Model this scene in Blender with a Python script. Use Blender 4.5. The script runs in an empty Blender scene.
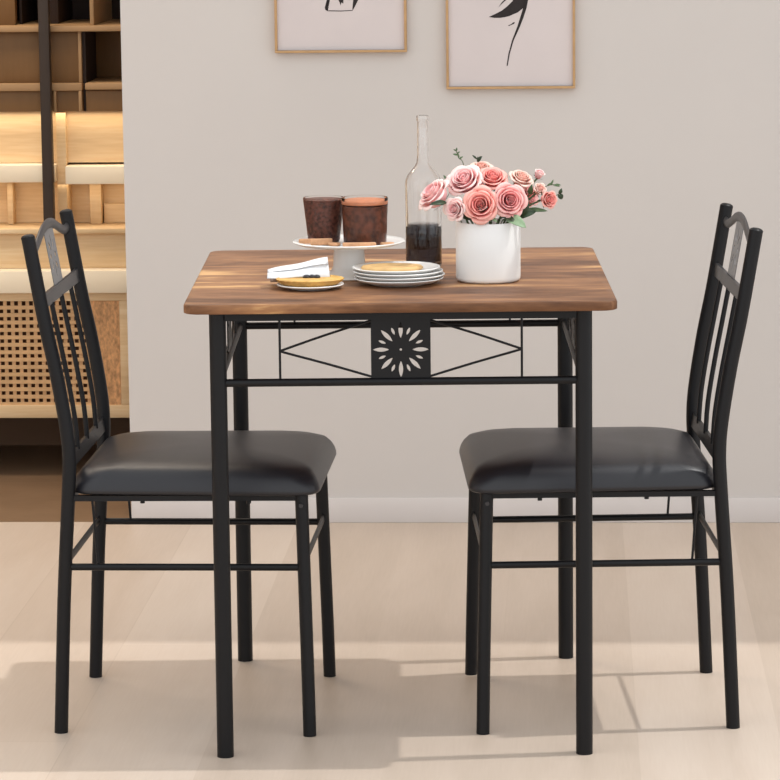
import bpy, bmesh, math, random
from mathutils import Vector, Matrix, noise
random.seed(7)
SC = bpy.context.scene
COL = SC.collection
PI = math.pi

# ---------------------------------------------------------------- materials
def lin(c):
    return tuple(((v/255)/12.92 if v/255 <= .04045 else ((v/255+.055)/1.055)**2.4) for v in c)+(1,)

def mat(name, col, rough=.5, metal=0, spec=.5, bump=0, bscale=50, var=0, vscale=8, trans=0, ior=1.45,
        coat=0, sss=0, stretch=(1, 1, 1)):
    m = bpy.data.materials.new(name); m.use_nodes = True
    nt = m.node_tree; b = nt.nodes['Principled BSDF']
    c = lin(col)
    b.inputs['Base Color'].default_value = c
    b.inputs['Roughness'].default_value = rough
    b.inputs['Metallic'].default_value = metal
    b.inputs['Specular IOR Level'].default_value = spec
    b.inputs['Transmission Weight'].default_value = trans
    b.inputs['IOR'].default_value = ior
    b.inputs['Coat Weight'].default_value = coat
    tc = nt.nodes.new('ShaderNodeTexCoord'); mp = nt.nodes.new('ShaderNodeMapping')
    mp.inputs['Scale'].default_value = stretch
    nt.links.new(tc.outputs['Object'], mp.inputs['Vector'])
    n = nt.nodes.new('ShaderNodeTexNoise'); n.inputs['Scale'].default_value = vscale; n.inputs['Detail'].default_value = 4
    nt.links.new(mp.outputs[0], n.inputs['Vector'])
    if not trans:
        r = nt.nodes.new('ShaderNodeValToRGB')
        v = max(var, .02)
        r.color_ramp.elements[0].position = .3; r.color_ramp.elements[1].position = .7
        r.color_ramp.elements[0].color = tuple(x*(1-v) for x in c[:3])+(1,)
        r.color_ramp.elements[1].color = tuple(min(1, x*(1+v)) for x in c[:3])+(1,)
        nt.links.new(n.outputs['Fac'], r.inputs[0]); nt.links.new(r.outputs[0], b.inputs['Base Color'])
    if bump:
        n2 = nt.nodes.new('ShaderNodeTexNoise'); n2.inputs['Scale'].default_value = bscale; n2.inputs['Detail'].default_value = 3
        nt.links.new(mp.outputs[0], n2.inputs['Vector'])
        bp = nt.nodes.new('ShaderNodeBump'); bp.inputs['Strength'].default_value = bump; bp.inputs['Distance'].default_value = .001
        nt.links.new(n2.outputs['Fac'], bp.inputs['Height']); nt.links.new(bp.outputs[0], b.inputs['Normal'])
    return m

def wood(name, cols, scale=(1.2, 14, 6), fine=(3, 90, 30), rough=.45, fine_amt=.35, spec=.4, planks=None, pamt=.3, big=3.0):
    """cols: list of (position, rgb)"""
    m = bpy.data.materials.new(name); m.use_nodes = True
    nt = m.node_tree; L = nt.links.new; b = nt.nodes['Principled BSDF']
    b.inputs['Roughness'].default_value = rough; b.inputs['Specular IOR Level'].default_value = spec
    tc = nt.nodes.new('ShaderNodeTexCoord')
    def noi(sc, s, d, dist=0):
        mp = nt.nodes.new('ShaderNodeMapping'); mp.inputs['Scale'].default_value = sc
        L(tc.outputs['Object'], mp.inputs['Vector'])
        n = nt.nodes.new('ShaderNodeTexNoise'); n.inputs['Scale'].default_value = s; n.inputs['Detail'].default_value = d
        n.inputs['Distortion'].default_value = dist
        L(mp.outputs[0], n.inputs['Vector']); return n, mp
    n1, _ = noi(scale, big, 4, .6)
    n2, _ = noi(fine, 4.0, 5)
    mx = nt.nodes.new('ShaderNodeMix'); mx.inputs[0].default_value = fine_amt
    L(n1.outputs['Fac'], mx.inputs[2]); L(n2.outputs['Fac'], mx.inputs[3])
    fac = mx.outputs[0]
    if planks:
        mp = nt.nodes.new('ShaderNodeMapping'); mp.inputs['Rotation'].default_value = planks.get('rot', (0, 0, 0)); mp.inputs['Location'].default_value = planks.get('loc', (0, 0, 0))
        L(tc.outputs['Object'], mp.inputs['Vector'])
        br = nt.nodes.new('ShaderNodeTexBrick')
        br.inputs['Scale'].default_value = 1; br.inputs['Brick Width'].default_value = planks['w']
        br.inputs['Row Height'].default_value = planks['h']; br.inputs['Mortar Size'].default_value = planks.get('m', 0)
        br.inputs['Color1'].default_value = (0, 0, 0, 1); br.inputs['Color2'].default_value = (1, 1, 1, 1)
        br.inputs['Mortar'].default_value = (planks.get('mc', .5),)*3+(1,)
        br.offset = .37; br.inputs['Bias'].default_value = 0
        L(mp.outputs[0], br.inputs['Vector'])
        m2 = nt.nodes.new('ShaderNodeMix'); m2.inputs[0].default_value = pamt
        L(fac, m2.inputs[2]); L(br.outputs['Color'], m2.inputs[3]); fac = m2.outputs[0]
    r = nt.nodes.new('ShaderNodeValToRGB'); cr = r.color_ramp
    while len(cr.elements) > 1: cr.elements.remove(cr.elements[-1])
    cr.elements[0].position = cols[0][0]; cr.elements[0].color = lin(cols[0][1])
    for p, c in cols[1:]:
        e = cr.elements.new(p); e.color = lin(c)
    L(fac, r.inputs[0]); L(r.outputs[0], b.inputs['Base Color'])
    bp = nt.nodes.new('ShaderNodeBump'); bp.inputs['Strength'].default_value = .12; bp.inputs['Distance'].default_value = .0006
    L(n2.outputs['Fac'], bp.inputs['Height']); L(bp.outputs[0], b.inputs['Normal'])
    return m

M = {}
M['wall'] = mat('wall_paint', (208, 202, 197), .9, spec=.2, bump=.1, bscale=300, var=.012, vscale=1.5)
M['baseboard'] = mat('baseboard_paint', (214, 208, 205), .7, spec=.3)
M['sun_block_ceiling'] = mat('ceiling_paint', (232, 228, 222), .9, spec=.2)
M['floor'] = wood('floor_oak', [(.25, (192, 175, 158)), (.5, (204, 187, 171)), (.75, (213, 198, 183))],
                  scale=(5, .7, 1), fine=(60, 2.5, 1), rough=.42, fine_amt=.3, big=2.0,
                  planks=dict(w=1.9, h=.24, m=.0012, mc=.1, rot=(0, 0, PI/2)), pamt=.30)
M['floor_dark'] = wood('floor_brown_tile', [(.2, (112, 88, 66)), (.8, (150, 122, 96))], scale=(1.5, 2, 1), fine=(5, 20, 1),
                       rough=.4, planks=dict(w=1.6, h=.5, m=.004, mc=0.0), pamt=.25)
M['table_wood'] = wood('rustic_brown_wood', [(.33, (78, 50, 33)), (.42, (108, 73, 49)), (.50, (134, 94, 65)),
                       (.565, (158, 114, 77)), (.63, (208, 164, 112))], scale=(1.3, 4.2, 4), fine=(5, 40, 30), rough=.45,
                       fine_amt=.25, planks=dict(w=9, h=.094, loc=(4.7, .03, 0)), pamt=.12, big=2.7, spec=.22)
M['metal'] = mat('black_powder_coat', (13, 13, 16), .42, spec=.32, bump=.15, bscale=900)
M['metal_satin'] = mat('satin_dark_metal', (46, 45, 47), .38, spec=.5)
M['vinyl'] = mat('dark_vinyl', (31, 31, 36), .36, spec=.55, bump=.25, bscale=700)
M['white_ceramic'] = mat('white_glazed_ceramic', (236, 235, 232), .22, spec=.5)
M['vase_white'] = mat('white_matte_ceramic', (238, 238, 236), .4, spec=.4)
M['glass'] = mat('clear_glass', (255, 255, 255), 0, trans=1, ior=1.45)
M['thin_glass'] = mat('thin_tumbler_glass', (255, 255, 255), 0, trans=1, ior=1.16)
M['splat_metal'] = mat('pale_grey_metal', (104, 104, 106), .35, spec=.6)  # even grey, paler than the other metal parts
M['liquid'] = mat('dark_liquid', (52, 51, 58), .02, trans=1, ior=1.33)
M['choc'] = mat('chocolate_dessert', (94, 54, 42), .45, spec=.5, bump=1, bscale=160, var=.7, vscale=170)
M['choc2'] = mat('copper_chocolate_dessert', (96, 52, 34), .38, spec=.5, bump=.8, bscale=150, var=.7, vscale=90)
M['copper_reflection'] = mat('painted_copper_reflection', (190, 120, 84), .5, var=.15, vscale=60)  # colour stands in for the copper reflection at the glass top
M['biscuit'] = mat('baked_biscuit', (204, 154, 114), .7, bump=.6, bscale=300, var=.2, vscale=90)
M['pastry'] = mat('golden_pastry', (214, 168, 92), .55, bump=.7, bscale=200, var=.25, vscale=60)
M['pastry_top'] = mat('toasted_pastry', (216, 176, 118), .6, bump=.4, bscale=200, var=.15, vscale=50)
M['berry'] = mat('dark_berry_topping', (40, 38, 44), .35)
M['napkin'] = mat('white_napkin_cloth', (226, 227, 229), .9, bump=.3, bscale=500)
M['frame_wood'] = mat('light_oak_frame', (190, 152, 108), .5, var=.08, vscale=40)
M['paper'] = mat('print_paper', (212, 202, 200), .8, spec=.2)
M['ink'] = mat('black_ink', (42, 36, 36), .8, var=.15, vscale=60)
M['oak_lit'] = wood('pale_oak_board', [(.3, (208, 174, 130)), (.5, (224, 192, 148)), (.7, (236, 210, 170))],
                    scale=(1, 6, 8), fine=(3, 40, 40), rough=.5, spec=.3)
M['oak_white'] = mat('bleached_oak', (250, 234, 206), .5, var=.03, vscale=8)
M['walnut'] = wood('brown_cabinet_wood', [(.3, (112, 80, 44)), (.7, (130, 94, 54))], scale=(1, 3, 3), fine=(20, 4, 3), rough=.55)
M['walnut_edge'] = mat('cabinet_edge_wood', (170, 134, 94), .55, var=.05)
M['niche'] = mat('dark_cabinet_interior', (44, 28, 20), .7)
M['alcove_wall'] = mat('brown_alcove_wall', (120, 92, 70), .8)
M['post'] = mat('dark_bronze_metal', (58, 46, 38), .5)
M['rattan'] = mat('cane_webbing', (214, 172, 124), .6, bump=.5, bscale=400, var=.1, vscale=60)
M['rattan_fine'] = mat('fine_woven_cane', (206, 156, 108), .7, bump=1, bscale=300, var=.35, vscale=150, stretch=(1, 1, .5))
M['cane_back'] = mat('dark_cane_backing', (92, 56, 32), .8)
M['leaf'] = mat('green_leaf', (84, 108, 74), .45, var=.25, vscale=60)
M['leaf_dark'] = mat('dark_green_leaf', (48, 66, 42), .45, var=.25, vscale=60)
M['leaf_pale'] = mat('pale_green_leaf', (142, 168, 132), .5, var=.15, vscale=60)
M['stem'] = mat('green_stem', (74, 92, 58), .5)

def petal_mat(name, inner, outer, pale):
    """petal colour runs with height on the petal (uv-like attribute 'pt')"""
    m = bpy.data.materials.new(name); m.use_nodes = True
    nt = m.node_tree; L = nt.links.new; b = nt.nodes['Principled BSDF']
    b.inputs['Roughness'].default_value = .55; b.inputs['Specular IOR Level'].default_value = .25
    b.inputs['Subsurface Weight'].default_value = .15; b.inputs['Subsurface Scale'].default_value = .004
    b.inputs['Subsurface Radius'].default_value = (1, .4, .35)
    at = nt.nodes.new('ShaderNodeAttribute'); at.attribute_name = 'pt'
    r = nt.nodes.new('ShaderNodeValToRGB'); cr = r.color_ramp
    cr.elements[0].position = 0; cr.elements[0].color = lin(inner)
    cr.elements[1].position = 1; cr.elements[1].color = lin(pale)
    e = cr.elements.new(.55); e.color = lin(outer)
    L(at.outputs['Fac'], r.inputs[0]); L(r.outputs[0], b.inputs['Base Color'])
    return m
M['petal_pink'] = petal_mat('pink_petal', (226, 92, 102), (246, 158, 158), (252, 196, 190))
M['petal_coral'] = petal_mat('coral_petal', (222, 88, 92), (244, 148, 142), (252, 188, 176))
M['petal_pale'] = petal_mat('pale_pink_petal', (234, 112, 124), (250, 190, 190), (255, 226, 220))
M['petal_blush'] = petal_mat('blush_petal', (226, 140, 118), (240, 180, 164), (248, 216, 202))

# ---------------------------------------------------------------- mesh helpers
def link_bm(bm, name, m, parent=None, smooth=True, loc=None, rotz=None, autos=40):
    bmesh.ops.remove_doubles(bm, verts=bm.verts, dist=1e-6)
    bmesh.ops.recalc_face_normals(bm, faces=bm.faces)
    me = bpy.data.meshes.new(name); bm.to_mesh(me); bm.free()
    me.materials.append(m)
    if smooth:
        for p in me.polygons: p.use_smooth = True
        me.set_sharp_from_angle(angle=math.radians(autos))
    o = bpy.data.objects.new(name, me); COL.objects.link(o)
    if parent: o.parent = parent
    if loc: o.location = loc
    if rotz is not None: o.rotation_euler[2] = rotz
    return o

def box(bm, x0, x1, y0, y1, z0, z1, bev=0):
    t = bmesh.new()
    vs = [t.verts.new((x, y, z)) for x in (x0, x1) for y in (y0, y1) for z in (z0, z1)]
    for f in ((0, 1, 3, 2), (4, 6, 7, 5), (0, 4, 5, 1), (2, 3, 7, 6), (0, 2, 6, 4), (1, 5, 7, 3)):
        t.faces.new([vs[i] for i in f])
    if bev: bmesh.ops.bevel(t, geom=t.edges[:], offset=bev, segments=2, profile=.5, affect='EDGES')
    merge(bm, t)

def merge(bm, t, mtx=None):
    mp = {}
    for v in t.verts: mp[v] = bm.verts.new(mtx @ v.co if mtx else v.co)
    for f in t.faces:
        try: bm.faces.new([mp[v] for v in f.verts])
        except ValueError: pass
    t.free()

def bxo(name, m, b, parent=None, bev=.002, **k):
    bm = bmesh.new(); box(bm, *b, bev=bev); return link_bm(bm, name, m, parent, autos=30, **k)

def sweep(bm, pts, prof, up=Vector((0, 0, 1)), cap=True, fixed=None):
    """sweep closed profile [(a,b)] along pts; fixed = constant side vector"""
    pts = [Vector(p) for p in pts]; rings = []
    n0 = None
    for i, p in enumerate(pts):
        t = (pts[min(i+1, len(pts)-1)]-pts[max(i-1, 0)]).normalized()
        if fixed is not None:
            s = Vector(fixed); s = (s-t*s.dot(t)).normalized()
        else:
            if n0 is None:
                a = Vector((1, 0, 0)) if abs(t.x) < .8 else Vector((0, 1, 0))
                s = (a-t*a.dot(t)).normalized()
            else: s = (n0-t*n0.dot(t)).normalized()
            n0 = s
        w = t.cross(s)
        rings.append([bm.verts.new(p+s*a+w*b) for a, b in prof])
    n = len(prof)
    for r0, r1 in zip(rings, rings[1:]):
        for k in range(n): bm.faces.new((r0[k], r0[(k+1) % n], r1[(k+1) % n], r1[k]))
    if cap:
        bm.faces.new(rings[0][::-1]); bm.faces.new(rings[-1])

def circ(r, n=16, ry=None): return [(r*math.cos(2*PI*k/n), (ry or r)*math.sin(2*PI*k/n)) for k in range(n)]

def tube(bm, pts, r, n=16, bevel=True, **k):
    pts = [Vector(p) for p in pts]
    sweep(bm, pts, circ(r, n), **k)

def catmull(pts, sub=6):
    P = [Vector(p) for p in pts]; out = []
    for i in range(len(P)-1):
        p0 = P[max(i-1, 0)]; p1 = P[i]; p2 = P[i+1]; p3 = P[min(i+2, len(P)-1)]
        for s in range(sub):
            t = s/sub
            out.append(.5*((2*p1)+(p2-p0)*t+(2*p0-5*p1+4*p2-p3)*t*t+(3*p1-p0-3*p2+p3)*t**3))
    out.append(P[-1]); return out

def lathe(bm, prof, n=48, c=(0, 0, 0)):
    rings = []
    for r, z in prof:
        if r < 1e-6: rings.append([bm.verts.new((c[0], c[1], c[2]+z))])
        else: rings.append([bm.verts.new((c[0]+r*math.cos(2*PI*k/n), c[1]+r*math.sin(2*PI*k/n), c[2]+z)) for k in range(n)])
    for a, b in zip(rings, rings[1:]):
        for k in range(n):
            k2 = (k+1) % n
            if len(a) == 1 and len(b) == 1: continue
            if len(a) == 1: bm.faces.new((a[0], b[k2], b[k]))
            elif len(b) == 1: bm.faces.new((a[k], a[k2], b[0]))
            else: bm.faces.new((a[k], a[k2], b[k2], b[k]))

def rrect(hx, hy, r, seg=8, cx=0, cy=0):
    out = []
    for sx, sy, a0 in ((1, 1, 0), (-1, 1, 90), (-1, -1, 180), (1, -1, 270)):
        for k in range(seg+1):
            a = math.radians(a0+90*k/seg)
            out.append((cx+sx*(hx-r)+r*math.cos(a), cy+sy*(hy-r)+r*math.sin(a)))
    return out

def loft(bm, rings):
    R = [[bm.verts.new(p) for p in ring] for ring in rings]; n = len(R[0])
    for a, b in zip(R, R[1:]):
        for k in range(n): bm.faces.new((a[k], a[(k+1) % n], b[(k+1) % n], b[k]))
    bm.faces.new(R[0][::-1]); bm.faces.new(R[-1])

def cut_plate(name, outline, holes, thick, m, parent, mtx):
    """flat plate in the xz plane with real cut-outs"""
    cu = bpy.data.curves.new('t', 'CURVE'); cu.dimensions = '2D'; cu.fill_mode = 'BOTH'; cu.extrude = thick/2
    for loop in [outline]+holes:
        s = cu.splines.new('POLY'); s.points.add(len(loop)-1); s.use_cyclic_u = True
        for p, (x, z) in zip(s.points, loop): p.co = (x, z, 0, 1)
    ob = bpy.data.objects.new('t', cu); COL.objects.link(ob)
    bpy.context.view_layer.update()
    dg = bpy.context.evaluated_depsgraph_get()
    me = bpy.data.meshes.new_from_object(ob.evaluated_get(dg))
    bpy.data.objects.remove(ob); bpy.data.curves.remove(cu)
    me.transform(mtx @ Matrix.Rotation(PI/2, 4, 'X')); me.name = name
    me.materials.clear(); me.materials.append(m)
    o = bpy.data.objects.new(name, me); COL.objects.link(o); o.parent = parent
    return o

def petal_hole(a, r0, r1, w, n=8, c=(0, 0), trunc=None):
    pts = []
    ca, sa = math.cos(a), math.sin(a)
    for s in (1, -1):
        rng = range(0, n) if s == 1 else range(n, 0, -1)
        for k in rng:
            t = k/n; r = r0+(r1-r0)*t; h = s*w*math.sin(PI*t)**.8 if 0 < t < 1 else 0
            pts.append((c[0]+r*ca-h*sa, c[1]+r*sa+h*ca))
    return pts

def sunburst(c, s, wf=1):
    H = [[(c[0]+.002*s*math.cos(a*PI/6), c[1]+.002*s*math.sin(a*PI/6)) for a in range(12)]]
    for k in range(8):
        H.append(petal_hole(k*PI/4, .0185*s, .0445*s, .0036*s*wf, c=c))
        H.append(petal_hole(k*PI/4+PI/8, .0255*s, .0385*s, .0024*s*wf, n=6, c=c))
    return H

def thing(name, label, cat, loc=(0, 0, 0), rotz=0, group=None):
    o = bpy.data.objects.new(name, None); COL.objects.link(o); o.empty_display_size = .05
    o.location = loc; o.rotation_euler[2] = rotz; o['label'] = label; o['category'] = cat
    if group: o['group'] = group
    return o

def tag(o, label, cat, group=None):
    o['label'] = label; o['category'] = cat
    if group: o['group'] = group
    return o

def dup(root, loc, rotz, label):
    r = root.copy(); COL.objects.link(r); r.location = loc; r.rotation_euler = (0, 0, rotz); r['label'] = label
    def rec(a, b):
        for ch in list(a.children):
            c = ch.copy(); COL.objects.link(c); c.parent = b; rec(ch, c)
    rec(root, r); return r

# ---------------------------------------------------------------- room (frame: x along back wall, y into the wall)
RO = (0, 1.9765, 0); RA = -.0476
def struct(name, m, b, bev=0, **k):
    o = bxo(name, m, b, None, bev=bev, loc=RO, rotz=RA); o['kind'] = 'structure'; return o
XL = -.6165
struct('floor', M['floor'], (-3.2, 3.2, -8.5, 0, -.05, 0))
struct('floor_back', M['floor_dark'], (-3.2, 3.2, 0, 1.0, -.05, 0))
struct('wall_back', M['wall'], (XL, 3.2, 0, .14, 0, 2.75))
struct('baseboard_back', M['baseboard'], (XL, 3.2, -.008, 0, 0, .056), bev=.0015)
struct('wall_alcove', M['alcove_wall'], (-3.2, 3.2, 1.0, 1.1, 0, 2.75))
struct('wall_left', M['wall'], (-3.3, -3.2, -4.0, 1.1, 0, 2.75))
struct('wall_right', M['wall'], (3.2, 3.3, -1.0, .14, 0, 2.75))
CE = -1.161+(.05+.024)*2.6
struct('sun_block_ceiling', M['sun_block_ceiling'], (-3.3, 3.3, CE, 1.1, 2.60, 2.75))  # unseen slab, its front edge set to block the sun along a floor line

# ---------------------------------------------------------------- dining table
T = thing('dining_table', 'square dining table with rustic brown wooden top and black tube legs, between the two chairs', 'table', (0, 0, 0))
bm = bmesh.new()
cy = .3345; hx, hy = .3500, .3835
loft(bm, [[(x, y, z) for x, y in rrect(hx-d, hy-d, .026-d*.5, 8, 0, cy)] for z, d in
          ((.7445, .0020), (.7451, .0006), (.7460, 0), (.7565, 0), (.7588, .0008), (.7597, .002), (.760, .0035))])
link_bm(bm, 'tabletop', M['table_wood'], T, autos=60)
LX, LD = .297, .677
for x in (-LX, LX):
    for y in (0, LD):
        bm = bmesh.new()
        sweep(bm, [(x, y, 0), (x, y, .001), (x, y, .003), (x, y, .7445)], circ(.0138, 24))
        o = link_bm(bm, 'leg', M['metal'], T, autos=50)
def apron(p0, p1, inward, panel=True):
    """rails and wire trusses from p0 to p1 (xy)"""
    p0 = Vector(p0+(0,)); p1 = Vector(p1+(0,)); d = (p1-p0).normalized(); L = (p1-p0).length
    mid = (p0+p1)/2
    def P(s, z): return mid+d*s+Vector((0, 0, z))
    h = L/2-.012
    bm = bmesh.new(); nrm = d.cross(Vector((0, 0, 1)))
    sweep(bm, [P(-h, .7360), P(h, .7360)], [(-.0083, -.008), (.0083, -.008), (.0083, .008), (-.0083, .008)], fixed=nrm)
    link_bm(bm, 'top_rail', M['metal'], T, smooth=False)
    bm = bmesh.new(); tube(bm, [P(-h, .6255), P(h, .6255)], .0066)
    link_bm(bm, 'lower_rail', M['metal'], T)
    for s in (-1, 1):
        bm = bmesh.new()
        tube(bm, [P(s*.1965, .729), P(s*.1965, .631)], .0020, 8)
        tube(bm, catmull([P(s*.048, .726), P(s*.12, .7035), P(s*.19, .6795), P(s*.1948, .6775), P(s*.19, .675), P(s*.12, .6555), P(s*.048, .634)], 3), .0020, 8)
        link_bm(bm, 'wire_truss', M['metal'], T)
    if panel:
        c = (0, .678)
        hw = .0485
        ang = math.atan2(d.y, d.x)
        mt = Matrix.Translation(mid) @ Matrix.Rotation(ang, 4, 'Z')
        cut_plate('sunburst_panel', [(-hw, .6315), (hw, .6315), (hw, .729), (-hw, .729)], sunburst(c, 1.02, .95), .0025, M['metal'], T, mt)
apron((-LX, 0), (LX, 0), 1)
apron((-LX, LD), (LX, LD), 1)
apron((-LX, 0), (-LX, LD), 1)
apron((LX, 0), (LX, LD), 1)

# ---------------------------------------------------------------- chair
C0 = thing('dining_chair', 'black metal dining chair with dark padded seat on the left of the table', 'chair', group=None)
POST = [(.003, 0), (.014, .231), (.026, .411), (.029, .475), (.025, .53), (.011, .62), (-.005, .70), (-.018, .775), (-.0305, .850)]
def post_x(z):
    for (x0, z0), (x1, z1) in zip(POST, POST[1:]):
        if z0 <= z <= z1: return x0+(x1-x0)*(z-z0)/(z1-z0)
    return POST[-1][0]
for s in (-1, 1):
    bm = bmesh.new()
    pts = catmull([(x, s*(.1975+.004*z/.85), z) for x, z in POST], 5)
    sweep(bm, pts, circ(.0117, 20), fixed=(0, 1, 0))
    p = link_bm(bm, 'back_post', M['metal'], C0, autos=50)
    bm = bmesh.new()
    lathe(bm, [(0, .0035), (.006, .003), (.0095, .0015), (.0117, -.001), (.0117, -.003), (0, -.003)], 20)
    bmesh.ops.transform(bm, matrix=Matrix.Translation((-.0308, s*.2015, .8505)) @ Matrix.Rotation(-.17, 4, 'Y'), verts=bm.verts)
    link_bm(bm, 'end_cap', M['metal'], p)
for s in (-1, 1):
    bm = bmesh.new()
    tube(bm, [(.4295, s*.2110, 0), (.4275, s*.207, .10), (.4195, s*.191, .412)], .0112, 20)
    link_bm(bm, 'front_leg', M['metal'], C0, autos=50)
    bm = bmesh.new()       # bolt where the rail meets the leg
    tube(bm, [(.4195, s*.200, .395), (.4195, s*.2065, .395)], .0036, 10)
    link_bm(bm, 'bolt', M['metal_satin'], C0)
sq = lambda w, h: [(-w, -h), (w, -h), (w, h), (-w, h)]
for s in (-1, 1):
    bm = bmesh.new(); sweep(bm, [(.030, s*.199, .4065), (.412, s*.191, .4065)], [(-.006, -.0045), (.006, -.0045), (.006, .0045), (-.006, .0045)], fixed=(0, 1, 0))
    link_bm(bm, 'seat_rail', M['metal'], C0, smooth=False)
    bm = bmesh.new(); tube(bm, [(.020, s*.1985, .288), (.4225, s*.197, .288)], .006, 14)
    link_bm(bm, 'side_stretcher', M['metal'], C0)
    bm = bmesh.new(); tube(bm, [(.066, s*.198, .404), (.074, s*.198, .290)], .0022, 8)
    link_bm(bm, 'wire_strut', M['metal'], C0)
    for x in (.15, .33):
        bm = bmesh.new(); tube(bm, [(x, s*.188, .396), (x, s*.188, .404)], .004, 8)
        link_bm(bm, 'screw', M['metal'], C0)
bm = bmesh.new(); sweep(bm, [(.028, -.197, .4065), (.028, .197, .4065)], sq(.0045, .006), fixed=(0, 0, 1)); link_bm(bm, 'seat_rail', M['metal'], C0, smooth=False)
bm = bmesh.new(); sweep(bm, [(.419, -.19, .4065), (.419, .19, .4065)], sq(.0045, .006), fixed=(0, 0, 1)); link_bm(bm, 'seat_rail', M['metal'], C0, smooth=False)
bm = bmesh.new(); sweep(bm, [(.017, -.192, .292), (.017, .192, .292)], circ(.0075, 14, .003), fixed=(0, 0, 1)); link_bm(bm, 'rear_stretcher', M['metal'], C0)
bm = bmesh.new(); sweep(bm, [(.4235, -.19, .296), (.4235, .19, .296)], circ(.0085, 14, .003), fixed=(0, 0, 1)); link_bm(bm, 'front_stretcher', M['metal'], C0)
# cushion
bm = bmesh.new()
def seat_ring(d, z, rr):
    out = []
    x0, x1 = .027, .450
    for x, y in rrect((x1-x0)/2-d, .2125-d, max(rr-d*.6, .015), 10, (x0+x1)/2, 0):
        t = (x-x0)/(x1-x0)
        yy = y*(.955+.055*t)
        zz = z
        out.append((x, yy, zz))
    return out
prof = [(.012, .4125, .04), (.004, .4125, .04), (.0, .4155, .04), (0.0005, .421, .04), (.003, .430, .042), (.008, .440, .047),
        (.016, .450, .058), (.032, .4565, .07), (.055, .4615, .08), (.085, .465, .10), (.12, .467, .10), (.16, .4685, .06), (.19, .469, .03)]
loft(bm, [seat_ring(*p) for p in prof])
cush = link_bm(bm, 'seat_cushion', M['vinyl'], C0, autos=80)
# back: arch, bands, spindles, splat
bm = bmesh.new()
arch = catmull([(-.0275, -.194, .823), (-.0275, -.155, .8225), (-.029, -.105, .833), (-.030, -.055, .8450), (-.0305, 0, .850),
                (-.030, .055, .8450), (-.029, .105, .833), (-.0275, .155, .8225), (-.0275, .194, .823)], 5)
sweep(bm, arch, [(.0045*math.cos(t*PI/7), .0085*math.sin(t*PI/7)) for t in range(14)], fixed=(1, 0, .1))
link_bm(bm, 'top_arch', M['metal_satin'], C0)
for z, hh in ((.737, .0115), (.467, .0125)):
    bm = bmesh.new(); xx = post_x(z)
    sweep(bm, [(xx, -.190, z), (xx, .190, z)], sq(hh, .003), fixed=(-.12, 0, 1))
    link_bm(bm, 'cross_band', M['metal_satin' if z > .6 else 'metal'], C0, smooth=False)
for y in (-.105, 0, .105):
    bm = bmesh.new()
    tube(bm, catmull([(post_x(z), y, z) for z in (.474, .53, .60, .67, .727)], 3), .0043, 10)
    link_bm(bm, 'spindle', M['metal'], C0)
hw = .045
out = [(-hw, .742), (hw, .742)]+[(hw*math.cos(a*PI/12), .835+.013*math.sin(a*PI/12)) for a in range(0, 13)]
H = [petal_hole(a, .013, .038, .0034, c=(0, .795)) for a in (math.radians(d) for d in (45, 90, 135, 225, 270, 315))]
H += [[(cx+.0055*math.cos(k*PI/4), .795+.0055*math.sin(k*PI/4)) for k in range(8)] for cx in (-.022, .022)]
mt = Matrix.Translation((-.0225, 0, .797)) @ Matrix.Rotation(-.17, 4, 'Y') @ Matrix.Translation((0, 0, -.797)) @ Matrix.Rotation(PI/2, 4, 'Z')
cut_plate('splat', out, H, .0012, M['splat_metal'], C0, mt)
C0.location = (-.5782, .3632, 0); C0.rotation_euler[2] = -.0562
C1 = dup(C0, (.5550, .3558, 0), PI+.0295, 'black metal dining chair with dark padded seat on the right of the table')

# ---------------------------------------------------------------- things on the table
TZ = .760
def plate_bm(r, h=.010, n=56):
    bm = bmesh.new()
    lathe(bm, [(0, .002), (r*.55, .002), (r*.58, 0), (r*.62, 0), (r*.64, .0015), (r*.80, .0035), (r*.96, h-.003), (r, h-.001),
               (r-.0005, h), (r*.985, h+.0003), (r*.95, h-.0007), (r*.80, .0062), (r*.62, .0045), (0, .0045)], n)
    return bm
stand = thing('cake_stand', 'white footed cake stand carrying the two brown dessert glasses', 'cake stand', (-.088, .30, TZ))
bm = bmesh.new()
lathe(bm, [(0, .054), (.05, .0535), (.083, .0565), (.0945, .0605), (.0962, .062), (.0950, .0633), (.087, .0620), (.078, .0600), (.05, .0588), (0, .0588)], 64)
link_bm(bm, 'dish', M['white_ceramic'], stand, autos=60)
bm = bmesh.new()
lathe(bm, [(0, 0), (.056, 0), (.058, .002), (.056, .0045), (.042, .0075), (.031, .012), (.0275, .020), (.0262, .045), (.027, .0545), (0, .0545)], 48)
link_bm(bm, 'pedestal', M['white_ceramic'], stand, autos=60)
SZ = TZ+.0588+.0004
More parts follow.
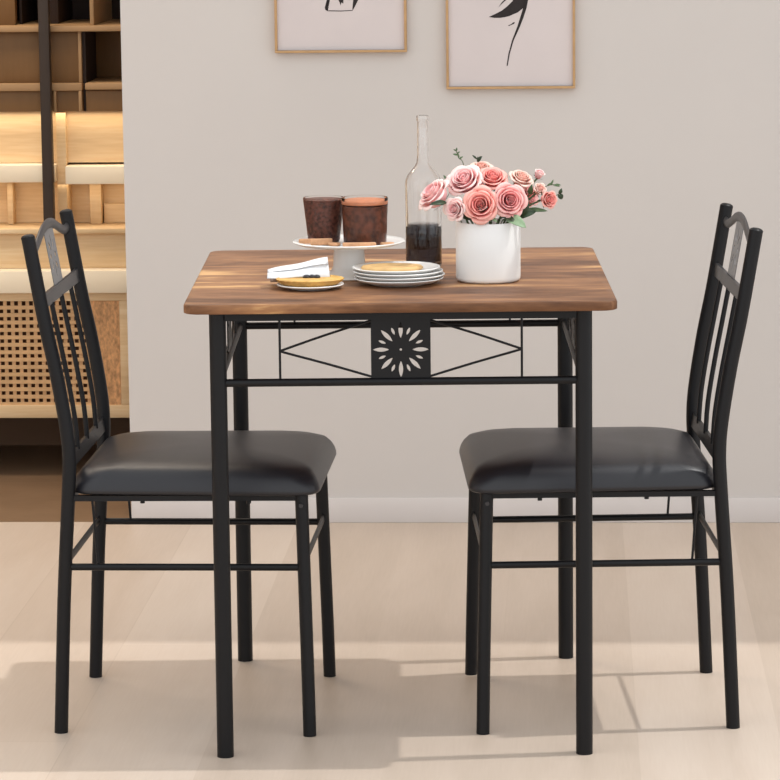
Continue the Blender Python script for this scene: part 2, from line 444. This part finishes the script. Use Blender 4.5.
def tumbler(name, label, x, y, r0, r1, h, fill, copper_band, m1):
    t = thing(name, label, 'dessert glass', (x, y, SZ), group=None)
    bm = bmesh.new(); w = .0017
    lathe(bm, [(0, 0), (r0-.002, 0), (r0, .002), (r1, h-.001), (r1-w/2, h), (r1-w, h-.001), (r0-w, .006), (r0-w-.002, .004), (0, .004)], 48)
    link_bm(bm, 'glass', M['thin_glass'], t, autos=60)
    def rr(z): return r0+(r1-r0)*z/h-.0005
    bm = bmesh.new()
    lathe(bm, [(0, .0012), (rr(.006)-.003, .0012), (rr(.008), .0045), (rr(h*.4), h*.4), (rr(fill), fill), (rr(fill)-.004, fill+.0005), (0, fill+.0015)], 48)
    link_bm(bm, 'dessert', m1, t, autos=60)
    if copper_band:
        bm = bmesh.new(); a = fill+.0025
        lathe(bm, [(0, a), (rr(a)-.001, a-.0005), (rr(a), a), (rr(a+.004), a+.004), (rr(a+.006)-.004, a+.0075), (0, a+.0055)], 48)
        link_bm(bm, 'reflection_band', M['copper_reflection'], t, autos=60)  # solid ring coloured as the copper reflection in the glass
tumbler('dessert_glass', 'tapered glass of dark brown dessert, left one on the cake stand', -.131, .327, .0275, .0355, .0755, .0725, False, M['choc'])
tumbler('dessert_glass', 'straight glass of coppery brown dessert with a painted copper reflection at the top, right one on the cake stand', -.0600, .284, .0365, .0398, .0790, .0655, True, M['choc2'])
spots = [(-.158, .290, .030, 12, .008, 'small round brown biscuit piece at the left end of the cake stand'),
         (-.134, .268, .038, 8, .011, 'thick brown biscuit piece in front of the left dessert glass'),
         (-.112, .252, .020, -35, .006, 'small pale biscuit crumb at the front of the cake stand'),
         (-.069, .234, .056, 2, .0075, 'long flat biscuit stick in front of the right dessert glass'),
         (-.022, .246, .022, 30, .006, 'short biscuit piece at the right end of the cake stand')]
for x, y, l, a, h, lb in spots:
    bm = bmesh.new(); box(bm, -l/2, l/2, -.0055, .0055, 0, h, bev=.002)
    for v in bm.verts:
        v.co += noise.noise_vector(v.co*140+Vector((x*50, 0, 0)))*.0012; v.co.z = max(v.co.z, 0)
    tag(link_bm(bm, 'biscuit', M['biscuit'], autos=60, loc=(x, y, SZ+.0002), rotz=math.radians(a)), lb, 'biscuit', None)

# small plate, tart, napkin
PX, PY = -.150, .152
pl = link_bm(plate_bm(.056, .008), 'plate', M['white_ceramic'], loc=(PX, PY, TZ+.0004), autos=60)
tag(pl, 'small white plate under the tart at the left front of the cake stand', 'plate')
tart = thing('tart', 'golden round pastry tart on the small white plate', 'pastry', (PX-.0005, PY-.006, TZ+.0052))
bm = bmesh.new(); N = 72
def fl(r, z, amp): return [(r*(1+amp*math.cos(k*24*2*PI/N))*math.cos(2*PI*k/N), r*.82*(1+amp*math.cos(k*24*2*PI/N))*math.sin(2*PI*k/N), z) for k in range(N)]
loft(bm, [fl(.040, 0, .02), fl(.051, .0065, .025), fl(.0560, .0120, .03), (fl(.0535, .0138, .02)), fl(.048, .0115, .0), fl(.02, .0120, 0)])
link_bm(bm, 'crust', M['pastry'], tart, autos=60)
bm = bmesh.new()
for k, (x, y) in enumerate(((-.006, .012), (.003, .013), (.011, .011))):
    bmesh.ops.create_icosphere(bm, subdivisions=3, radius=.0062, matrix=Matrix.Translation((x, y, .0135)) @ Matrix.Diagonal((1, 1, .62, 1)))
link_bm(bm, 'dark_topping', M['berry'], tart)
# folded napkin: a small tent of cloth leaning on the back of the plate
bm = bmesh.new()
NS = 14; rows = []
for i in range(NS+1):
    t = i/NS
    x = -.222+.100*t
    zr = .7865+.0185*t; yr = .190+.012*t
    f = []
    for s, o1 in ((0, 0), (.10, .005), (.24, .0075), (.27, .001), (.45, -.001), (.7, 0), (1, 0)):   # folded edge, then the front sheet
        f.append((x+.004*s*t, yr-.030*s-.012*s*(1-t)-o1, zr-(zr-.7755)*s*(.85+.15*t)+.0008*math.sin(9*t+3*s)))
    b = []
    for s in (1, .66, .33):
        b.append((x+.003*s, yr+.020*s, zr-(zr-.7635)*s))
    rows.append([bm.verts.new(p) for p in b+f])
for a, b in zip(rows, rows[1:]):
    for k in range(9): bm.faces.new((a[k], b[k], b[k+1], a[k+1]))
nap = link_bm(bm, 'napkin', M['napkin'], autos=50)
nap.modifiers.new('s', 'SOLIDIFY').thickness = .0018
nap.modifiers['s'].offset = 1
tag(nap, 'white folded napkin standing behind the tart', 'napkin')

# stack of plates
SX, SY = -.004, .200
for k, (dx, r, lb) in enumerate(((.001, .0755, 'white plate at the very bottom of the stack of four'),
                                 (.002, .0765, 'white plate second from the bottom of the stack of four'),
                                 (-.0005, .0760, 'white plate third from the bottom, just under the topmost plate'),
                                 (-.003, .0740, 'topmost white plate of the stack, holding the flat pastry'))):
    o = link_bm(plate_bm(r, .0115), 'plate', M['white_ceramic'], loc=(SX+dx, SY, TZ+.0004+.0060*k), autos=60)
    tag(o, lb, 'plate', 'stacked white plates')
bm = bmesh.new()
loft(bm, [[(r*1.0*math.cos(a)*(1+.03*math.sin(3*a)), r*.8*math.sin(a), z) for a in (2*PI*q/48 for q in range(48))]
          for r, z in ((.046, 0), (.0515, .0025), (.052, .005), (.049, .0078), (.04, .0085), (.015, .0075))])
o = link_bm(bm, 'flat_pastry', M['pastry_top'], loc=(-.014, SY, TZ+.0004+.0060*3+.0048), autos=60)
tag(o, 'flat toasted round pastry lying on the topmost stacked plate', 'pastry')

# bottle
B = thing('glass_bottle', 'tall clear glass bottle half filled with dark liquid beside the flower pot', 'bottle', (.0400, .45, TZ+.0004))
bm = bmesh.new(); R = .0316; w = .0016
op = [(0, .0), (R-.003, 0), (R, .003), (R, .06), (R, .144), (R-.0010, .151), (R-.0040, .159), (R-.0095, .1665), (.0155, .1735), (.0115, .181), (.0100, .193), (.0095, .24),
      (.0095, .253), (.0108, .254), (.0108, .262), (.0098, .263)]
ip = [(r-w*(1+1.9*max(0, min(1, (.15-z)/.04))), z) for r, z in op[::-1] if z > .004]
lathe(bm, op+ip+[(R-w*2.9, .009), (R-w*2.9-.002, .0075), (0, .0075)], 56)
link_bm(bm, 'bottle_body', M['glass'], B, autos=60)
bm = bmesh.new(); q = R-w*2.9+.0003
lathe(bm, [(0, .0072), (q-.003, .0072), (q, .0095), (q, .04), (q, .0735), (q-.001, .0740), (0, .0740)], 56)
link_bm(bm, 'dark_liquid', M['liquid'], B, autos=60)

# flower pot
VX, VY, VR, VH = .1480, .236, .0546, .1005
bm = bmesh.new()
lathe(bm, [(0, 0), (VR-.006, 0), (VR-.0025, .001), (VR-.0005, .004), (VR, .008), (VR, .05), (VR, VH-.0015), (VR-.001, VH), (VR-.003, VH), (VR-.004, VH-.0015),
           (VR-.004, .05), (VR-.004, .012), (0, .008)], 64)
o = link_bm(bm, 'flower_pot', M['vase_white'], loc=(VX, VY, TZ+.0004), autos=50)
tag(o, 'white cylindrical flower pot holding the pink roses', 'flower pot')

# roses --------------------------------------------------
def rose_bloom(r, seed, openness=1.0, layers=4):
    """axis +z, bloom radius r; stores 'pt' per vertex"""
    rnd = random.Random(seed)
    bm = bmesh.new(); pt = bm.verts.layers.float.new('pt')
    def petal(phi, rb, rt, z0, z1, w, curl, tone, nu=10, nv=8):
        rows = []
        wob = rnd.uniform(-.04, .04)
        for j in range(nv+1):
            v = j/nv
            row = []
            for i in range(nu+1):
                u = -1+2*i/nu
                ww = w*(.55+.75*v-.28*v*v)
                edge = 1-abs(u)**2.6*.34*v
                vv = v*edge
                rad = rb+(rt-rb)*(vv**.62)
                z = z0+(z1-z0)*(1-(1-vv)**1.4)
                lip = max(0, vv-.72)/.28
                rad += curl*lip*lip*(1-.25*abs(u)); z -= curl*.75*lip*lip
                th = phi+u*ww
                rad += .03*r*math.sin(3*u+seed)*v+wob*r*v+.022*r*(u+1)
                row.append(((rad*math.cos(th), rad*math.sin(th), z), min(1, tone*(.35+.65*v)+.25*lip)))
            rows.append(row)
        V = []
        for row in rows:
            vr = []
            for p, tn in row:
                x = bm.verts.new(p); x[pt] = tn; vr.append(x)
            V.append(vr)
        for a, b in zip(V, V[1:]):
            for k in range(nu): bm.faces.new((a[k], a[k+1], b[k+1], b[k]))
    # heart: a tight spiral
    N = 46; R0 = []
    for j in range(6):
        v = j/5; row = []
        for i in range(N+1):
            t = i/N; a = t*2*PI*2.3
            rad = r*(.03+.17*t)*(.75+.25*v)
            x = bm.verts.new((rad*math.cos(a), rad*math.sin(a), r*(-.2+(.72-.1*t)*v))); x[pt] = .25+.35*v*t+.15*v; row.append(x)
        R0.append(row)
    for a, b in zip(R0, R0[1:]):
        for k in range(N): bm.faces.new((a[k], a[k+1], b[k+1], b[k]))
    specs = [(3, .12, .25, .54, 1.25, .0, .50), (4, .16, .36, .54, 1.05, .03, .62), (5, .22, .50, .50, .90, .06, .74),
             (5, .28, .66, .40, .85, .11, .86), (6, .32, .84, .24, .75, .16, .98)][:layers+1]
    off = rnd.uniform(0, 6)
    for li, (n, rb, rt, z1, w, cu, tone) in enumerate(specs):
        for k in range(n):
            phi = off+li*.7+2*PI*k/n+rnd.uniform(-.12, .12)
            petal(phi, r*rb, r*rt*openness, -r*.42, r*(z1+rnd.uniform(-.04, .04)), w, r*cu, tone*rnd.uniform(.9, 1.05))
    return bm

def rose(u, v, rpx, yo, face, m, seed, label, layers=4, openness=1.0):
    """u,v are only used to lay out the bouquet by its real width and height"""
    x = VX+u; z = v; y = VY+yo; r = rpx*1.10*(1.18 if layers < 4 else 1)
    root = thing('rose', label, 'rose', (x, y, z), group=None)
    d = Vector(face).normalized()
    Q = Vector((0, 0, 1)).rotation_difference(d).to_matrix().to_4x4()
    bm = rose_bloom(r, seed, openness, layers)
    bmesh.ops.transform(bm, matrix=Q, verts=bm.verts)
    me = bpy.data.meshes.new('bloom'); bm.to_mesh(me); bm.free(); me.materials.append(m)
    for p in me.polygons: p.use_smooth = True
    o = bpy.data.objects.new('bloom', me); COL.objects.link(o); o.parent = root
    md = o.modifiers.new('s', 'SOLIDIFY'); md.thickness = .0005
    # sepals under the bloom
    bm = bmesh.new()
    for k in range(5):
        a = 2*PI*k/5
        pts = [(0, 0), (.30, .10), (.55, .12), (.85, .03), (.95, 0)]
        L = []; Rr = []
        for s, wd in pts:
            rad = r*(.12+.62*s); zz = r*(-.50+.22*s*s)
            L.append(bm.verts.new((rad*math.cos(a-wd), rad*math.sin(a-wd), zz))); Rr.append(bm.verts.new((rad*math.cos(a+wd), rad*math.sin(a+wd), zz)))
        for i in range(4): bm.faces.new((L[i], L[i+1], Rr[i+1], Rr[i]))
    lathe(bm, [(0, -r*.62), (r*.10, -r*.60), (r*.16, -r*.52), (r*.14, -r*.44), (0, -r*.42)], 12)
    bmesh.ops.transform(bm, matrix=Q, verts=bm.verts)
    sp = link_bm(bm, 'sepal', M['leaf_dark'], root)
    # stem to the inside of the pot
    base = Q @ Vector((0, 0, -r*.55))
    tx, ty = VX-x, VY-y
    tgt = Vector((tx*.72, ty*.72, TZ+VH-z-.03))
    neck = Vector((tx*.45, ty*.45, min(base.z-.008, TZ+VH-z+.006)))
    if (Vector((x+neck.x-VX, y+neck.y-VY, 0))).length > VR-.012 and z+neck.z < TZ+VH+.01:
        k = (VR-.014)/(Vector((x+neck.x-VX, y+neck.y-VY, 0))).length
        neck.x = (x+neck.x-VX)*k+VX-x; neck.y = (y+neck.y-VY)*k+VY-y; neck.z = TZ+VH-z+.010
    bm = bmesh.new(); tube(bm, catmull([base, neck, tgt], 6), .0016, 8)
    link_bm(bm, 'stem', M['stem'], root)
    return root

F = (0, -1, .12)
rose(-.0125, .892, .0300, -.046, (-.12, -1, .25), M['petal_coral'], 11, 'large open coral rose facing the viewer at the centre front of the pot')
rose(.0345, .8985, .0290, -.040, (.12, -1, .20), M['petal_pink'], 23, 'large open pink rose right of centre, above the pot rim')
rose(-.0375, .9265, .0310, .006, (-.35, -.8, .75), M['petal_pale'], 35, 'big pale pink rose at the upper left of the bouquet')
rose(-.0550, .8855, .0195, -.040, (-.5, -1, .15), M['petal_pale'], 47, 'small pale pink rose low on the left by the pot rim')
rose(-.0880, .9050, .0310, -.012, (-.75, -.35, .75), M['petal_pale'], 59, 'pink rose leaning far out to the left in front of the bottle', 4)
rose(.0070, .9300, .0255, .004, (.05, -.7, .85), M['petal_coral'], 61, 'coral rose at the top middle of the bouquet')
rose(-.0100, .9440, .0200, .034, (0, -.5, 1), M['petal_blush'], 73, 'pale blush rose peeking over the top at the back')
rose(.0560, .9290, .0205, .008, (.35, -.5, .85), M['petal_blush'], 85, 'blush rose at the upper right of the bouquet')
rose(.0690, .9000, .0180, .024, (.55, -.9, .3), M['petal_pink'], 97, 'pink rose half hidden behind the large rose on the right', 4)
rose(.0990, .8990, .0180, -.026, (.55, -1, .05), M['petal_coral'], 103, 'small coral rosebud hanging out at the far right', 3, .85)
rose(.0860, .9130, .0130, -.004, (.3, -.7, .5), M['petal_blush'], 109, 'small blush rosebud between the two right hand roses', 3, .8)
rose(.0880, .9330, .0115, .056, (.4, -.4, .9), M['petal_pale'], 113, 'tiny pale rosebud highest on the right slope of the bouquet', 3, .8)

def leaf_geo(bm, base, tip, width, up, bend=.15, n=8):
    base, tip, up = Vector(base), Vector(tip), Vector(up).normalized()
    d = tip-base; L = d.length; t = d.normalized(); s = t.cross(up).normalized(); up = s.cross(t)
    rows = []
    for i in range(n+1):
        v = i/n; w = width*math.sin(PI*min(1, v*.93+.03))**.75*(1-.25*v) if i < n else 0.0003
        c = base+d*v+up*(bend*L*math.sin(PI*v))
        rows.append([bm.verts.new(c-s*w+up*w*.35), bm.verts.new(c-s*w*.5+up*w*.1), bm.verts.new(c), bm.verts.new(c+s*w*.5+up*w*.1), bm.verts.new(c+s*w+up*w*.35)])
    for a, b in zip(rows, rows[1:]):
        for k in range(4): bm.faces.new((a[k], a[k+1], b[k+1], b[k]))

def W(u, v, yo=0):   # metres right of the pot axis, height above the table
    return (VX+u, VY+yo, v)
def leaf(b, t, w, m, label, up=(0, -.4, 1)):
    o_ = Vector(b); root = thing('rose_leaf', label, 'leaf', tuple(o_), group=None)
    bm = bmesh.new(); leaf_geo(bm, Vector(b)-o_, Vector(t)-o_, w, up)
    o = link_bm(bm, 'leaf_blade', m, root); o.modifiers.new('s', 'SOLIDIFY').thickness = .0004
    bm = bmesh.new(); inner = Vector((VX+(b[0]-VX)*.5, VY+(b[1]-VY)*.5, TZ+VH-.02))-o_
    tube(bm, catmull([Vector((0, 0, 0)), inner*.5+Vector((0, 0, .008)), inner], 4), .0009, 6); link_bm(bm, 'stalk', M['stem'], root)
leaf(W(.030, .8690, -.040), W(.0620, .8560, -.066), .0110, M['leaf_pale'], 'large pale green leaf hanging over the right side of the pot rim', (.2, -1, .5))
leaf(W(.020, .8700, -.038), W(.044, .8650, -.058), .0070, M['leaf_dark'], 'dark leaf just above the pot rim between the two large roses', (0, -.6, 1))
leaf(W(-.008, .8700, -.036), W(.014, .8650, -.058), .0065, M['leaf_pale'], 'pale leaf tip at the front of the pot rim under the centre rose', (0, -.6, 1))
leaf(W(.046, .8720, -.022), W(.068, .8960, -.030), .0100, M['leaf_dark'], 'broad dark green leaf standing behind the right hand rose', (.3, -1, 0))
leaf(W(.044, .8680, -.020), W(.080, .8780, -.022), .0080, M['leaf_dark'], 'dark green leaf below the right rosebuds', (0, -1, .4))
leaf(W(.060, .8780, .000), W(.100, .8770, -.004), .0045, M['leaf'], 'narrow green leaf pointing right, lowest on the right side', (0, -1, .4))
leaf(W(-.070, .8960, -.036), W(-.098, .8950, -.052), .0050, M['leaf_dark'], 'narrow dark leaf lying across the left leaning rose', (0, -1, .4))
leaf(W(.046, .9150, .010), W(.050, .9430, .010), .0040, M['leaf'], 'small upright green leaf between the top and upper right roses', (0, -1, 0))
leaf(W(-.060, .9180, .020), W(-.074, .9370, .020), .0032, M['leaf'], 'small green leaf tip poking up behind the left leaning rose', (0, -1, 0))
leaf(W(-.030, .8680, -.034), W(-.046, .8720, -.046), .0060, M['leaf_dark'], 'dark leaf in the gap above the left side of the pot rim', (0, -1, .6))
leaf(W(.070, .9050, .004), W(.074, .9220, -.004), .0050, M['leaf'], 'green leaf between the blush rosebuds on the right', (0, -1, 0))

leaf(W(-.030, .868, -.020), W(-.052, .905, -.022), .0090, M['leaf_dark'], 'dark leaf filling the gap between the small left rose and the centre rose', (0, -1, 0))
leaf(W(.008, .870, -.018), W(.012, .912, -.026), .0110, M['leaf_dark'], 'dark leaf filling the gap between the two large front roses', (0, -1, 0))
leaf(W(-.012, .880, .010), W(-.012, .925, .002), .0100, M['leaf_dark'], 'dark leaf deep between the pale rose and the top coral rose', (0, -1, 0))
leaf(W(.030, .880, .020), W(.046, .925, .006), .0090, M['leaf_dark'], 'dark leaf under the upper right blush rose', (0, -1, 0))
leaf(W(-.010, .866, -.030), W(-.034, .872, -.050), .0070, M['leaf'], 'green leaf lying on the pot rim left of the centre rose', (0, -1, .6))

def sprig(pts, leaves, label, m=M['leaf']):
    o_ = Vector(pts[0]); root = thing('leafy_sprig', label, 'sprig', tuple(o_), group=None)
    bm = bmesh.new(); path = catmull([Vector(p)-o_ for p in pts], 5); tube(bm, path, .0007, 6); link_bm(bm, 'stem', M['stem'], root)
    for t, dx, dz, w in leaves:
        p = path[int(t*(len(path)-1))]
        bm = bmesh.new(); leaf_geo(bm, p, p+Vector((dx, -.001, dz)), w, (0, -1, .2), n=6)
        o = link_bm(bm, 'leaflet', m, root); o.modifiers.new('s', 'SOLIDIFY').thickness = .0003
sprig([W(-.020, .862, .005), W(-.030, .915, .025), W(-.041, .957, .028), W(-.048, .965, .028), W(-.052, .977, .028)],
      [(.74, .006, .004, .0018), (.78, -.001, .008, .0018), (.88, -.008, .002, .0020), (.92, .005, .003, .0015), (1, .001, .006, .0018), (1, -.005, .003, .0015)],
      'thin curling green sprig rising above the left of the bouquet')
sprig([W(-.002, .862, .010), W(-.010, .920, .036), W(-.017, .962, .036)],
      [(1, -.008, .007, .0020), (.97, .0, .010, .0018), (1, .009, .005, .0022), (.95, .007, .009, .0020)],
      'short green sprig tip above the top middle rose', M['leaf_dark'])
sprig([W(.020, .862, .010), W(.075, .905, .012), W(.100, .918, .010), W(.113, .9205, .008)],
      [(.7, .010, .006, .002), (.88, .012, -.003, .0018), (1, .010, -.001, .0020), (.8, .004, .009, .002)],
      'slender green sprig reaching out to the far right')
sprig([W(.025, .862, .006), W(.085, .892, .006), W(.112, .902, .0), W(.122, .906, .0)],
      [(.9, .005, .010, .0030), (1, .002, .008, .0032), (1, .003, -.009, .0040), (.85, .006, -.008, .003)],
      'green sprig with round leaf tip beside the far right rosebud', M['leaf_dark'])

# ---------------------------------------------------------------- framed prints on the wall
def picture(x0, x1, z0, z1, label):
    o = thing('picture_frame', label, 'picture', RO, RA, group=None)
    w = .0055; d = .018
    bm = bmesh.new()
    box(bm, x0, x1, -d, -.001, z0, z0+w, .0008); box(bm, x0, x1, -d, -.001, z1-w, z1, .0008)
    box(bm, x0, x0+w, -d, -.001, z0+w, z1-w, .0008); box(bm, x1-w, x1, -d, -.001, z0+w, z1-w, .0008)
    link_bm(bm, 'frame', M['frame_wood'], o, autos=30)
    bxo('print', M['paper'], (x0+w, x1-w, -.010, -.002, z0+w, z1-w), o, bev=0)
    return o
def ink(parent, polys):
    bm = bmesh.new()
    for P in polys:
        a = [bm.verts.new((x, -.0104, z)) for x, z in P]; b = [bm.verts.new((x, -.0100, z)) for x, z in P]
        f = bm.faces.new(a); bm.faces.new(b[::-1])
        for k in range(len(a)): bm.faces.new((a[k], b[k], b[(k+1) % len(a)], a[(k+1) % len(a)]))
    bmesh.ops.triangulate(bm, faces=[f for f in bm.faces if len(f.verts) > 4])
    return link_bm(bm, 'ink_drawing', M['ink'], parent, smooth=False)
pa = picture(-.2765, .0120, 1.047, 1.460, 'left oak framed print with a small ink sketch, hung higher on the wall')
ink(pa, [[(-.1620, 1.1620), (-.1665, 1.1445), (-.1650, 1.1395), (-.1600, 1.1370), (-.1605, 1.1400), (-.1625, 1.1425), (-.1600, 1.150), (-.1550, 1.1620), (-.150, 1.19), (-.156, 1.19)],
         [(-.1600, 1.1370), (-.1300, 1.1362), (-.1060, 1.1375), (-.1060, 1.1390), (-.1300, 1.1380), (-.1590, 1.1388)],
         [(-.1060, 1.1375), (-.1000, 1.1480), (-.0930, 1.1620), (-.090, 1.19), (-.098, 1.19), (-.1040, 1.1620), (-.1062, 1.1430)],
         [(-.1380, 1.1640), (-.1340, 1.1560), (-.1320, 1.1490), (-.1300, 1.1560), (-.1260, 1.1530), (-.1280, 1.1640), (-.125, 1.2), (-.14, 1.2)]])
pb = picture(.0975, .3785, .9655, 1.460, 'right oak framed print with a curved black ink leaf and long stem, hung lower')
leafp = [(.191, 1.1215), (.205, 1.128), (.219, 1.135), (.232, 1.145), (.243, 1.156), (.255, 1.185), (.272, 1.20), (.268, 1.155), (.268, 1.142), (.254, 1.131), (.243, 1.1265), (.235, 1.123), (.226, 1.121), (.216, 1.1195), (.203, 1.1195)]
stem = [(.282, 1.19), (.2765, 1.158), (.273, 1.140), (.266, 1.119), (.258, 1.099), (.2445, 1.070), (.2360, 1.041), (.2315, 1.0155), (.2290, 1.0150), (.2330, 1.041), (.2410, 1.070), (.2530, 1.101), (.2595, 1.121), (.266, 1.142), (.269, 1.160), (.272, 1.19)]
ink(pb, [leafp, stem, [(.212, 1.1425), (.223, 1.153), (.236, 1.164), (.233, 1.165), (.220, 1.154)], [(.234, 1.1015), (.246, 1.1065), (.2475, 1.110), (.244, 1.1095), (.243, 1.107), (.233, 1.103)]])

# ---------------------------------------------------------------- furniture in the alcove on the left
def rthing(name, label, cat, group=None): return thing(name, label, cat, RO, RA, group)
AX0, AX1 = -1.55, -.30
sb = rthing('sideboard', 'floating pale wood sideboard with cane webbing doors and bleached counter, behind the left chair', 'sideboard')
bm = bmesh.new()
box(bm, AX0, AX1, .575, .995, .145, .447, .002)
link_bm(bm, 'body', M['cane_back'], sb, autos=30)
bxo('counter', M['oak_white'], (AX0, AX1, .535, .995, .449, .503), sb)
bm = bmesh.new()
box(bm, AX0, AX1, .552, .574, .145, .176, .001); box(bm, AX0, AX1, .552, .574, .428, .448, .001)
for x in (-1.40, -.704): box(bm, x-.006 if x > -1 else x-.02, x+.03, .552, .574, .176, .428, .001)
link_bm(bm, 'door_frame', M['oak_lit'], sb, autos=30)
bm = bmesh.new(); px, pz = .0180, .0180
x = -1.37; X1 = -.788
n = int((X1-x)/px)
for k in range(n+1): box(bm, X1-k*px-.0043, X1-k*px+.0043, .560, .563, .176, .428)
k = 0
z = .178
while z < .428: box(bm, -1.37, X1+.005, .5565, .5595, z-.0045, z+.0045); z += pz
link_bm(bm, 'cane_webbing', M['rattan'], sb, smooth=False)
bxo('fine_cane_panel', M['rattan_fine'], (X1+.006, -.711, .556, .566, .176, .428), sb, bev=0)

lu = rthing('shelf_unit', 'pale oak open shelf unit standing on the sideboard under the dark cabinets', 'shelf unit')
bxo('riser', M['oak_lit'], (AX0, AX1, .580, .700, .5035, .588), lu)
bxo('ledge', M['oak_lit'], (AX0, AX1, .565, .995, .588, .600), lu)
bxo('back_panel', M['oak_lit'], (AX0, AX1, .642, .995, .7515, .874), lu, bev=0)
bxo('back_panel', M['oak_lit'], (AX0, AX1, .700, .995, .601, .704), lu, bev=0)
bxo('shelf', M['oak_white'], (AX0, -.8630, .598, .90, .708, .750), lu)
bxo('shelf', M['oak_white'], (-.838, AX1, .598, .90, .703, .746), lu)
bxo('upright', M['oak_lit'], (-.862, -.8385, .625, .70, .6003, .874), lu)
bxo('divider', M['oak_lit'], (-.790, -.762, .66, .70, .601, .703), lu)
bxo('divider', M['oak_lit'], (-.990, -.976, .66, .70, .601, .708), lu)
bxo('drawer_front', M['oak_lit'], (-.759, AX1, .68, .70, .601, .648), lu)

uc = rthing('wall_cabinet', 'dark brown wall cabinet with open niches, above the pale oak shelves', 'cabinet')
UZ = .876
bxo('base_band', M['walnut'], (AX0, -.793, .612, .955, UZ, .926), uc)
bxo('base_band', M['walnut'], (-.786, AX1, .612, .955, UZ, .926), uc)
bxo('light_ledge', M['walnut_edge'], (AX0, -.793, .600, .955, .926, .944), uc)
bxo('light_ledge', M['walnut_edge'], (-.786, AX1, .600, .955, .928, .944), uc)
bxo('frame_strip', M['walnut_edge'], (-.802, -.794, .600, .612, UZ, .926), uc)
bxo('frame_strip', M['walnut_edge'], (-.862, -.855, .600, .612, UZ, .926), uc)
bxo('door_panel', M['walnut'], (AX0, -.802, .622, .955, .944, 1.066), uc)
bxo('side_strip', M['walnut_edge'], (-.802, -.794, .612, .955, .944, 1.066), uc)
bxo('recess_back', M['walnut'], (-.786, AX1, .80, .955, .944, 1.066), uc)
bxo('gap_shade_strip', M['niche'], (-.794, -.786, .625, .955, UZ, 1.066), uc, bev=0)  # solid dark strip, its colour stands for the shade in the slit
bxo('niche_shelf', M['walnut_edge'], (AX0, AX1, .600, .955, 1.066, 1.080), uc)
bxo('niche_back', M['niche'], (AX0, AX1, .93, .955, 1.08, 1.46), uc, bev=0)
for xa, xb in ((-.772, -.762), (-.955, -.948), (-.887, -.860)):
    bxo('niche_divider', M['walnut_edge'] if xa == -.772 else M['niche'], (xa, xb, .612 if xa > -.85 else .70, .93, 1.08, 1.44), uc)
bxo('niche_panel', M['walnut'], (AX0, -.958, .66, .69, 1.08, 1.44), uc)
bxo('top_board', M['walnut'], (AX0, AX1, .600, .955, 1.44, 1.46), uc)

bm = bmesh.new(); box(bm, -.889, -.864, .569, .596, .6003, 2.60, .002)
o = link_bm(bm, 'metal_post', M['post'], loc=RO, rotz=RA, autos=30)
tag(o, 'dark bronze vertical metal post rising from the oak ledge above the sideboard counter', 'post')

# ---------------------------------------------------------------- light
def area(name, loc, sx, sy, power, col, rot=(0, 0, 0), room=True):
    l = bpy.data.lights.new(name, 'AREA'); l.shape = 'RECTANGLE'; l.size = sx; l.size_y = sy; l.energy = power; l.color = col
    o = bpy.data.objects.new(name, l); COL.objects.link(o)
    if room:
        mt = Matrix.Translation(RO) @ Matrix.Rotation(RA, 4, 'Z') @ Matrix.Translation(loc)
        from mathutils import Euler
        o.matrix_world = mt @ Euler(rot).to_matrix().to_4x4()
    else: o.location = loc; o.rotation_euler = rot
    return o
area('alcove_strip_light', (-.95, .615, .872), 1.1, .03, .5, (1, .80, .55))
area('alcove_strip_light', (-.95, .63, .700), 1.1, .03, .25, (1, .80, .55))
area('added_alcove_fill', (-1.3, .10, 2.55), 1.4, .6, 30, (1, .87, .72))  # added warm fill that brightens the alcove, no real fitting
area('added_fill_light', (.2, -.6, 2.58), 2.5, 1.0, 4, (.97, .98, 1))  # added fill to even out the room light, not a real lamp
s = bpy.data.lights.new('sun', 'SUN'); s.energy = 1.55; s.angle = math.radians(1.0); s.color = (1, .985, .96)
so = bpy.data.objects.new('sun', s); COL.objects.link(so)
dvec = Vector((-.50, -.05, -1))
so.rotation_euler = dvec.to_track_quat('-Z', 'Y').to_euler()
w = bpy.data.worlds.new('sky'); SC.world = w; w.use_nodes = True
nt = w.node_tree; bg = nt.nodes['Background']
bg.inputs['Color'].default_value = (.95, .975, 1.0, 1); bg.inputs['Strength'].default_value = 1.38

# ---------------------------------------------------------------- camera
cam = bpy.data.cameras.new('camera'); co = bpy.data.objects.new('camera', cam); COL.objects.link(co)
cam.sensor_width = 36; cam.lens = 3375.817/780*36
co.matrix_world = (Matrix.Translation((.02413, -5.42559, 1.46974)) @ Matrix.Rotation(.00781, 4, 'Z') @
                   Matrix.Rotation(PI/2-.15687, 4, 'X') @ Matrix.Rotation(-.01079, 4, 'Z'))
SC.camera = co
vs = SC.view_settings
vs.view_transform = 'Standard'; vs.look = 'None'; vs.gamma = 1; vs.exposure = 0; vs.use_curve_mapping = False
